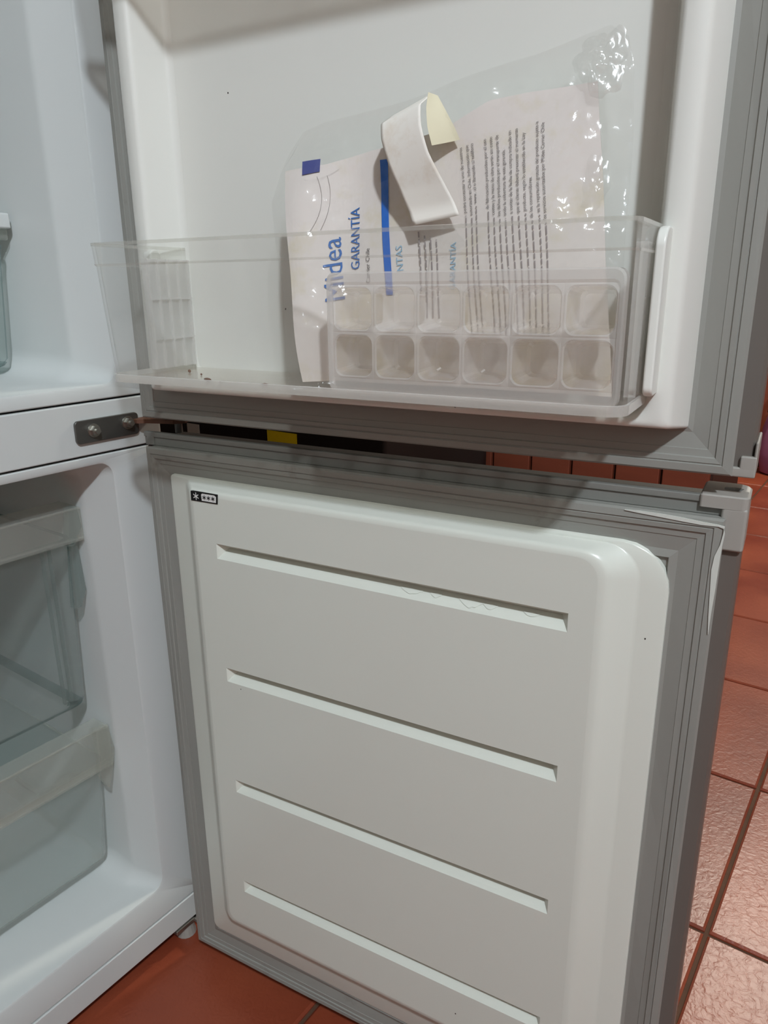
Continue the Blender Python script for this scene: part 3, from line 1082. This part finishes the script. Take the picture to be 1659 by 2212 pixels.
def text2d(body, size):
    cu_ = bpy.data.curves.new('txt', 'FONT')
    cu_.body = body
    cu_.size = size
    cu_.resolution_u = 2
    ob = bpy.data.objects.new('txt', cu_)
    COL.objects.link(ob)
    dg = bpy.context.evaluated_depsgraph_get()
    me = bpy.data.meshes.new_from_object(ob.evaluated_get(dg))
    vs_ = [(v.co.x, v.co.y) for v in me.vertices]
    fs_ = [tuple(p.vertices) for p in me.polygons]
    bpy.data.objects.remove(ob, do_unlink=True)
    bpy.data.curves.remove(cu_)
    bpy.data.meshes.remove(me)
    return vs_, fs_


def lay_text(body, size, start, end=None, right=False, off=0.0006, stretch=1.0):
    """text running from start towards end in the (u, z) plane; right: the text ENDS at end"""
    vs_, fs_ = text2d(body, size)
    d_ = Vector((end[0] - start[0], end[1] - start[1])).normalized()
    p_ = Vector((-d_.y, d_.x))
    wmax = max(x for x, y in vs_) if vs_ else 0
    o_ = Vector(start)
    if right:
        o_ = Vector(end) - d_ * wmax * stretch
    out = []
    for x, y in vs_:
        q = o_ + d_ * x * stretch + p_ * y
        out.append((q.x, nb(q.x, q.y) + off, q.y))
    return out, fs_


def flat_patch(corners, off, NU=4, NV=14):
    bl, br, tr, tl = corners
    V, F = [], []
    for j in range(NV + 1):
        for i in range(NU + 1):
            s, t = i / NU, j / NV
            u = (bl[0] * (1 - s) + br[0] * s) * (1 - t) + (tl[0] * (1 - s) + tr[0] * s) * t
            z = (bl[1] * (1 - s) + br[1] * s) * (1 - t) + (tl[1] * (1 - s) + tr[1] * s) * t
            V.append((u, nb(u, z) + off, z))
    for j in range(NV):
        for i in range(NU):
            a = j * (NU + 1) + i
            F.append((a, a + 1, a + NU + 2, a + NU + 1))
    return V, F


# left leaflet: blue heading, stripe
LF = thing('warranty_leaflet', 'white warranty leaflet with blue heading and blue stripe inside clear bag', 'leaflet',
           (0.26, 0.05, 0.7090), door=True)
part(LF, 'sheet', *paper_grid(((0.2430, 0.7090), (0.3340, 0.7090), (0.3340, 0.8720), (0.2140, 0.8560)), 0.0,
                              top=[(0, 0.8570), (0.27, 0.8595), (0.54, 0.8668), (0.68, 0.8690), (1.0, 0.8740)]), 'paper', smooth=False)
part(LF, 'blue_square', *flat_patch(((0.2306, 0.8530), (0.2436, 0.8548), (0.2431, 0.8634), (0.2290, 0.8624)), 0.0008, 3, 3), 'ink_purple', fix=False)
part(LF, 'blue_stripe', *flat_patch(((0.2985, 0.7700), (0.3035, 0.7700), (0.2930, 0.8604), (0.2868, 0.8603)), 0.0008, 3, 20), 'ink_stripe', fix=False)
part(LF, 'heading', *lay_text('Midea', 0.0190, (0.2685, 0.7610), (0.2608, 0.8104), right=True, off=0.0008, stretch=0.98), 'ink_blue', fix=False)
part(LF, 'title', *lay_text('GARANTÍA', 0.0098, (0.2772, 0.7880), (0.2728, 0.8300), right=True, off=0.0008, stretch=0.87), 'ink_blue', fix=False)
part(LF, 'small_print', *join(lay_text('Carrier Chile', 0.0044, (0.2860, 0.7780), (0.2838, 0.8020), right=True, off=0.0008)), 'ink_grey', fix=False)
part(LF, 'pale_heading', *lay_text('NTAS', 0.0070, (0.3105, 0.7860), (0.3090, 0.8000), off=0.0008), 'ink_pale', fix=False)
# thin hand-drawn arcs on the left leaflet
def arc(pts, wd, off):
    V, F = [], []
    for i, (a, b) in enumerate(pts):
        V += [(a - wd, nb(a, b) + off, b), (a + wd, nb(a, b) + off, b)]
        if i:
            F.append((2 * i - 2, 2 * i - 1, 2 * i + 1, 2 * i))
    return V, F


def bez(p0, p1, p2, k=14):
    return [((1 - t) ** 2 * p0[0] + 2 * t * (1 - t) * p1[0] + t * t * p2[0],
             (1 - t) ** 2 * p0[1] + 2 * t * (1 - t) * p1[1] + t * t * p2[1]) for t in [i / k for i in range(k + 1)]]


part(LF, 'pen_line', *join(arc(bez((0.2420, 0.8515), (0.2520, 0.8330), (0.2400, 0.8140)), 0.00012, 0.0009),
                           arc(bez((0.2490, 0.8520), (0.2560, 0.8350), (0.2470, 0.8150)), 0.00012, 0.0009),
                           arc(bez((0.2330, 0.8495), (0.2420, 0.8470), (0.2570, 0.8560)), 0.00012, 0.0009)), 'ink_grey', fix=False)

# right leaflet: paragraphs
RF = thing('instruction_leaflet', 'white leaflet of small grey paragraphs inside clear bag', 'leaflet', (0.39, 0.05, 0.7090), door=True)
part(RF, 'sheet', *paper_grid(((0.3300, 0.7090), (0.4630, 0.7090), (0.4345, 0.8915), (0.3300, 0.8800)), 0.0011,
                              top=[(0, 0.8710), (0.16, 0.8785), (0.36, 0.8880), (0.60, 0.8905), (1.0, 0.8915)]), 'paper', smooth=False)
lines = ['podrá contactar a uno de nuestros', 'autorizado en Chile. Información que', 'www. .cl o llamando al teléfono', None,
         'de fabricación producidos por el uso', 'costos y la mano de obra serán sin costo', 'los daños producidos por el transporte de',
         'ando la cobertura de esta garantía.', 'a contar de la fecha de compra indicado en', 'que el cliente deberá presentar al momento',
         'producto, según lo establecido en la Ley', 'de los consumidores.', 'es la reparación gratuita del producto sujeto a',
         'los servicios autorizados por Midea Carrier Chile']
tops = [(990, 318), (1004, 312), (1015, 308), None, (1043, 298), (1056, 293), (1069, 289), (1086, 320), (1096, 279), (1110, 274),
        (1126, 283), (1151, 378), (1152, 259), (1165, 261)]
ends = [None if p is None else (0.3519 + 0.000304 * (p[0] + 5 - 998), 0.8673 + (290 - p[1]) * 0.00027 - (p[0] - 1063) * 0.00003) for p in tops]


def bars(start, end, wd, off):
    """a line of print too blurred to read: short dashes"""
    d_ = Vector((end[0] - start[0], end[1] - start[1]))
    ln_ = d_.length
    d_.normalize()
    p_ = Vector((-d_.y, d_.x))
    V, F = [], []
    x = 0.0
    while x < ln_:
        step = min(random.uniform(0.0022, 0.0065), ln_ - x)
        k = len(V)
        for a, b in ((x, 0), (x + step, 0), (x + step, wd), (x, wd)):
            q = Vector(start) + d_ * a + p_ * b
            V.append((q.x, nb(q.x, q.y) + off, q.y))
        F.append((k, k + 1, k + 2, k + 3))
        x += step + random.uniform(0.0009, 0.0014)
    return V, F


bits, blur = [], []
LEAN = 0.13
for ln, en in zip(lines, ends):
    if ln is None:
        continue
    st = (en[0] + LEAN * 0.1, en[1] - 0.1)
    t_ = lay_text(ln, 0.0031, st, en, right=True, off=0.0018, stretch=0.93)
    bits.append(t_)
    zlo = min(p[2] for p in t_[0]) - 0.0015
    if zlo > 0.765:
        blur.append(bars((en[0] + LEAN * (en[1] - 0.745), 0.745), (en[0] + LEAN * (en[1] - zlo), zlo), 0.0009, 0.0018))
part(RF, 'paragraph', *join(*bits), 'ink_grey', fix=False)
for k, x in enumerate((0.3215, 0.3260, 0.3305, 0.3350)):
    blur.append(bars((x + 0.007, 0.755), (x, 0.812 - 0.002 * k), 0.0011, 0.0018))
part(RF, 'blurred_lines', *join(*blur), 'ink_faint', fix=False)['kind'] = 'stuff'
part(RF, 'pale_heading', *lay_text('GARANTÍA', 0.0062, (0.3520, 0.7740), (0.3500, 0.8040), right=True, off=0.0018), 'ink_pale', fix=False)

# curled sheet sticking out over the middle
CS = thing('curled_sheet', 'plain white sheet curling forward out of the bag, yellowed inside', 'paper', (0.325, 0.05, 0.815), door=True)
lc = [(0.2985, 0.8855), (0.2990, 0.8780), (0.3010, 0.8680), (0.3060, 0.8540), (0.3130, 0.8380), (0.3225, 0.8150)]
rc = [(0.3290, 0.8955), (0.3290, 0.8860), (0.3310, 0.8740), (0.3360, 0.8580), (0.3440, 0.8410), (0.3545, 0.8200)]
V, F = [], []
NR, NC = 40, 14
for j in range(NR + 1):
    t = j / NR * (len(lc) - 1)
    i0 = min(int(t), len(lc) - 2)
    fr_ = t - i0
    a = [lc[i0][k] * (1 - fr_) + lc[i0 + 1][k] * fr_ for k in (0, 1)]
    b = [rc[i0][k] * (1 - fr_) + rc[i0 + 1][k] * fr_ for k in (0, 1)]
    tt = j / NR
    for i in range(NC + 1):
        s = i / NC
        u, z = a[0] * (1 - s) + b[0] * s, a[1] * (1 - s) + b[1] * s
        lift = 0.0095 + 0.012 * math.sin(math.pi * min(1.0, 0.12 + tt * 0.95)) + 0.004 * s * (1 - tt) + 0.003 * (1 - s)
        lift *= min(1.0, 0.45 + 3.0 * tt)
        V.append((u, nb(u, z) + lift, z))
for j in range(NR):
    for i in range(NC):
        q = j * (NC + 1) + i
        F.append((q, q + 1, q + NC + 2, q + NC + 1))
part(CS, 'sheet', V, F, 'paper2', smooth=True, fix=False)
cs = CS.children[0].modifiers.new('thick', 'SOLIDIFY')
cs.thickness = 0.0005
cs.offset = 0
# rolled back edge: the inside of the curl
V, F = [], []
e0 = [(0.3290, 0.8955), (0.3292, 0.8860), (0.3312, 0.8740), (0.3345, 0.8630)]
e1 = [(0.3325, 0.8945), (0.3400, 0.8840), (0.3470, 0.8735), (0.3510, 0.8660)]
NR2, NC2 = 18, 8
for j in range(NR2 + 1):
    t = j / NR2 * 3
    i0 = min(int(t), 2)
    fr_ = t - i0
    a = [e0[i0][k] * (1 - fr_) + e0[i0 + 1][k] * fr_ for k in (0, 1)]
    b = [e1[i0][k] * (1 - fr_) + e1[i0 + 1][k] * fr_ for k in (0, 1)]
    for i in range(NC2 + 1):
        s = i / NC2
        u, z = a[0] * (1 - s) + b[0] * s, a[1] * (1 - s) + b[1] * s
        lift = 0.0075 * (1 - s) ** 1.5 + 0.0055
        V.append((u, nb(u, z) + lift + 0.002 * math.sin(math.pi * j / NR2) * (1 - s), z))
for j in range(NR2):
    for i in range(NC2):
        q = j * (NC2 + 1) + i
        F.append((q, q + 1, q + NC2 + 2, q + NC2 + 1))
rb = part(CS, 'rolled_edge', V, F, 'paper_in', smooth=True, fix=False)
rb['label'] = 'yellowed inner side of the curled paper'

# crumbs on the bin floor
def blob(c, r, sq):
    V, F = [], []
    bm = bmesh.new()
    bmesh.ops.create_icosphere(bm, subdivisions=1, radius=r)
    for v in bm.verts:
        k = 1 + 0.5 * noise.noise(v.co * 700 + Vector(c) * 90)
        V.append((c[0] + v.co.x * k * sq[0], c[1] + v.co.y * k * sq[1], c[2] + v.co.z * k * sq[2]))
    bm.verts.index_update()
    F = [tuple(v.index for v in f.verts) for f in bm.faces]
    bm.free()
    return V, F


for (u, n_, r, sq) in ((0.160, 0.080, 0.0022, (1.8, 1.0, 0.8)), (0.104, 0.040, 0.0014, (1, 1, 1.2)), (0.176, 0.084, 0.0009, (1.2, 1, 1)),
                       (0.217, 0.082, 0.0014, (2.6, 1, 0.7)), (0.143, 0.090, 0.0009, (1, 1, 1)), (0.128, 0.052, 0.0009, (1, 1, 1))):
    zc = 0.7035 + 0.0030 + r * sq[2] * 0.75
    v_, f_ = blob((u, n_, zc), r, sq)
    o = build('crumb', v_, f_, 'crumb', base=(u, n_, zc), door=True)
    o.location = dw(u, n_, zc)
    o.rotation_euler = (0, 0, ANG)
    tag(o, 'tiny brown crumb lying on the clear bin floor', 'crumb', 'crumbs on the bin floor')

for par, u, n_, z_, r in ((rdoor, 0.1795, 0.0001, 0.7585, 0.0008), (rdoor, 0.1330, 0.0001, 0.925, 0.0006), (fdoor, 0.1255, PN, 0.3985, 0.0007),
                          (fdoor, 0.5110, 0.0088, 0.5130, 0.0011), (rdoor, 0.3500, 0.0345, 0.6930, 0.0016),
                          (fdoor, 0.4920, 0.0130, 0.5320, 0.0007), (fdoor, 0.3600, PN, 0.1150, 0.0008)):
    bl = blob((u, n_, z_), r, (1.0, 0.35, 1.2))
    dpart('dirt_speck', *bl, 'dirtspot', par)

# ------------------------------------------------------------------ things inside the cabinet
LXI, RXI = -0.424, -0.046      # inner width used by drawers


def drawer(name, label, cat, z0, z1, yf, yb, tilt, xr, group=None, edge='drawer_edge', body='drawer'):
    xl = CX0 + CX1 - xr
    t = thing(name, label, cat, ((xl + xr) / 2, (yf + yb) / 2, z0), group=group)
    th = 0.003

    def sec(zz, ins, dy):
        r2 = ring(xl + ins, xr - ins, yf + dy + ins, yb - ins, 0.014, 5)
        return [(a, b, zz) for a, b in r2]
    hgt = z1 - z0
    outer = [sec(z0 + 0.010, 0.010, 0.012 + tilt), sec(z0 + 0.002, 0.016, 0.018 + tilt)]
    outer = [sec(z0, 0.012, 0.012 + tilt), sec(z0 + 0.004, 0.006, 0.005 + tilt), sec(z0 + 0.012, 0.003, tilt), sec(z1, 0, 0)]
    tub = part(t, 'tub', *loft(outer, cap_first=True), body, smooth=True, extra=[edge])
    for i in range(3):
        for j in (8, 9):
            tub.data.polygons[i * 24 + j].material_index = 1
    # darker bottom front edge
    part(t, 'bottom_edge', *loft([sec(z0 - 0.0006, 0.0105, 0.0105 + tilt), sec(z0 + 0.0042, 0.0048, 0.0040 + tilt),
                                  sec(z0 + 0.0075, 0.0036, 0.0016 + tilt)]), edge, smooth=True)
    part(t, 'rim', *loft([sec(z1 - 0.003, -0.0006, 0), sec(z1 + 0.0008, -0.0006, 0), sec(z1 + 0.0008, th, 0)]), edge)
    return t


# upper freezer drawer with a stepped handle front
D1 = drawer('freezer_drawer', 'smoky clear upper freezer drawer with stepped handle front', 'drawer', 0.3190, 0.5240, 0.080, 0.46, 0.006, -0.0455, 'freezer drawers')
xr = -0.0455
xl = CX0 + CX1 - xr
hv = join(box(xl, xr + 0.008, 0.072, 0.0745, 0.5240, 0.5580), box(xl, xr + 0.008, 0.072, 0.080, 0.5215, 0.5245),
          box(xl, xr + 0.007, 0.072, 0.110, 0.5560, 0.5585))
part(D1, 'handle_front', *hv, 'drawer_band', bevel=0.0008)
for (z0_, z1_, xo, yo) in ((0.5180, 0.5590, 0.0085, 0.074), (0.4460, 0.5160, 0.0060, 0.078)):
    lug = [(xr - 0.004, z1_), (xr + xo - 0.003, z1_), (xr + xo, z0_ + 0.018), (xr - 0.002, z0_), (xr - 0.010, z0_)]
    a = [(x, yo, z_) for x, z_ in lug]
    b = [(x, yo + 0.010, z_) for x, z_ in lug]
    part(D1, 'guide_lug', *loft([a, b], True, True), 'drawer_lug', bevel=0.001)
for x in (xr - 0.022, xr - 0.030):
    part(D1, 'inner_rib', *box(x - 0.0012, x + 0.0012, 0.090, 0.094, 0.335, 0.52), 'drawer_lug')

# lower freezer drawer with a frosted band
D2 = drawer('freezer_drawer', 'pale clear lower freezer drawer with a frosted handle band', 'drawer', 0.1010, 0.2500, 0.080, 0.46, 0.010, -0.0445, 'freezer drawers',
            edge='drawer_band', body='drawer_pale')
xr = -0.0445
hv = join(box(xl, xr + 0.004, 0.070, 0.0730, 0.2480, 0.2990), box(xl, xr + 0.004, 0.070, 0.0805, 0.2455, 0.2490),
          box(xl, xr + 0.002, 0.070, 0.095, 0.2965, 0.2995))
part(D2, 'handle_front', *hv, 'drawer_band', bevel=0.001)
lug = [(xr - 0.012, 0.2990), (xr + 0.003, 0.2960), (xr + 0.0072, 0.2660), (xr + 0.001, 0.2380), (xr - 0.006, 0.2180), (xr - 0.014, 0.2400)]
part(D2, 'guide_lug', *loft([[(x, 0.0690, z_) for x, z_ in lug], [(x, 0.0800, z_) for x, z_ in lug]], True, True), 'drawer_band', bevel=0.001)
# moulded wave in the drawer side
wv = []
for k in range(15):
    t = k / 14
    wv.append((xr - 0.004 - 0.004 * math.sin(t * 3), 0.10 + 0.20 * t, 0.215 - 0.085 * (1 / (1 + math.exp(-9 * (t - 0.45))))))
V, F = [], []
for k, p in enumerate(wv):
    for dx, dz in ((0, 0.004), (-0.004, 0), (0, -0.004)):
        V.append((p[0] + dx, p[1], p[2] + dz))
    if k:
        i = 3 * k
        F += [(i - 3, i - 2, i + 1, i), (i - 2, i - 1, i + 2, i + 1)]
part(D2, 'moulded_wave', V, F, 'drawer_band', smooth=True)

# glass shelf and crisper in the refrigerator compartment
xr = -0.0335
xl = CX0 + CX1 - xr
SH = thing('glass_shelf', 'glass shelf with white front trim inside the refrigerator compartment', 'shelf', ((xl + xr) / 2, 0.31, 0.8330))
part(SH, 'front_trim', *box(xl, xr, 0.132, 0.148, 0.8335, 0.8480), 'cab_liner', bevel=0.002)
part(SH, 'glass_pane', *box(xl, xr, 0.148, 0.49, 0.8385, 0.8430), 'drawer')
for xa in (xl, xr - 0.012):
    part(SH, 'side_trim', *box(xa, xa + 0.012, 0.140, 0.49, 0.8230, 0.8340), 'drawer_band', bevel=0.002)
drawer('crisper_drawer', 'clear bluish vegetable drawer under the glass shelf', 'drawer', 0.6960, 0.8180, 0.136, 0.47, 0.010, -0.0400)

# ------------------------------------------------------------------ background things
BX = thing('black_appliance', 'black appliance with a yellow label seen through the gap between doors', 'appliance', (1.22, 0.86, FLOOR))
part(BX, 'body', *box(0.955, 1.48, 0.395, 1.42, FLOOR + 0.03, 0.82), 'black', bevel=0.01)
part(BX, 'plinth', *box(0.985, 1.46, 0.42, 1.40, FLOOR, FLOOR + 0.035), 'skirt')
lb = part(BX, 'yellow_label', *box(0.9535, 0.9555, 0.679, 0.786, 0.372, 0.407), 'yellow')
lb['label'] = 'bright yellow label'
part(BX, 'white_label', *box(0.9535, 0.9555, 1.062, 1.115, 0.365, 0.394), 'sticker_white')

WC = thing('wooden_chest', 'dark red-brown plank chest seen through the gap between the doors', 'chest', (1.82, 0.31, FLOOR))  # guessed chest, added to cover the brightly lit floor behind the gap
part(WC, 'carcass', *box(1.625, 2.00, -0.21, 0.84, FLOOR, 0.56), 'wood_dark', bevel=0.004)
for k in range(8):
    y0_ = -0.205 + k * 0.1305
    part(WC, 'plank', *box(1.605, 1.626, y0_, y0_ + 0.122, FLOOR + 0.02, 0.55), 'wood', bevel=0.003)

CB = thing('wooden_cabinet', 'low red-brown wooden cabinet on a black plinth by the right wall', 'cabinet', (3.27, -0.2, FLOOR))
part(CB, 'body', *box(3.20, 3.35, -1.4, 0.5, 0.022, 0.62), 'wood', bevel=0.004)
part(CB, 'plinth', *box(3.185, 3.35, -1.4, 0.5, FLOOR, 0.021), 'skirt', bevel=0.003)
PB = thing('purple_bag', 'purple cloth bag standing on the tile floor before wooden cabinet', 'bag', (3.05, -0.27, FLOOR))
rr = []
for zz, rx, ry in ((0, 0.05, 0.13), (0.01, 0.07, 0.15), (0.09, 0.075, 0.165), (0.20, 0.07, 0.16), (0.28, 0.05, 0.14), (0.30, 0.03, 0.12)):
    rr.append([(3.08 + rx * math.cos(a) * (1 + 0.05 * math.sin(5 * a)), -0.255 + ry * math.sin(a) * (1 + 0.03 * math.sin(3 * a)), FLOOR + 0.0 + zz)
               for a in [2 * math.pi * i / 28 for i in range(28)]])
part(PB, 'body', *loft(rr, True, True), 'purple', smooth=True)
V, F = [], []
hpts = []
for i in range(25):
    a = math.pi * i / 24
    hpts.append((3.03, -0.235 + 0.11 * math.cos(a) , FLOOR + 0.27 + 0.16 * math.sin(a)))
for k, p in enumerate(hpts):
    for da in range(6):
        an = 2 * math.pi * da / 6
        V.append((p[0] + 0.012 * math.cos(an), p[1] + 0.012 * math.sin(an) * 0.8, p[2] + 0.012 * math.sin(an) * 0.6))
    if k:
        for da in range(6):
            i, j = 6 * k + da, 6 * k + (da + 1) % 6
            F.append((i - 6, j - 6, j, i))
part(PB, 'handle', V, F, 'black', smooth=True)
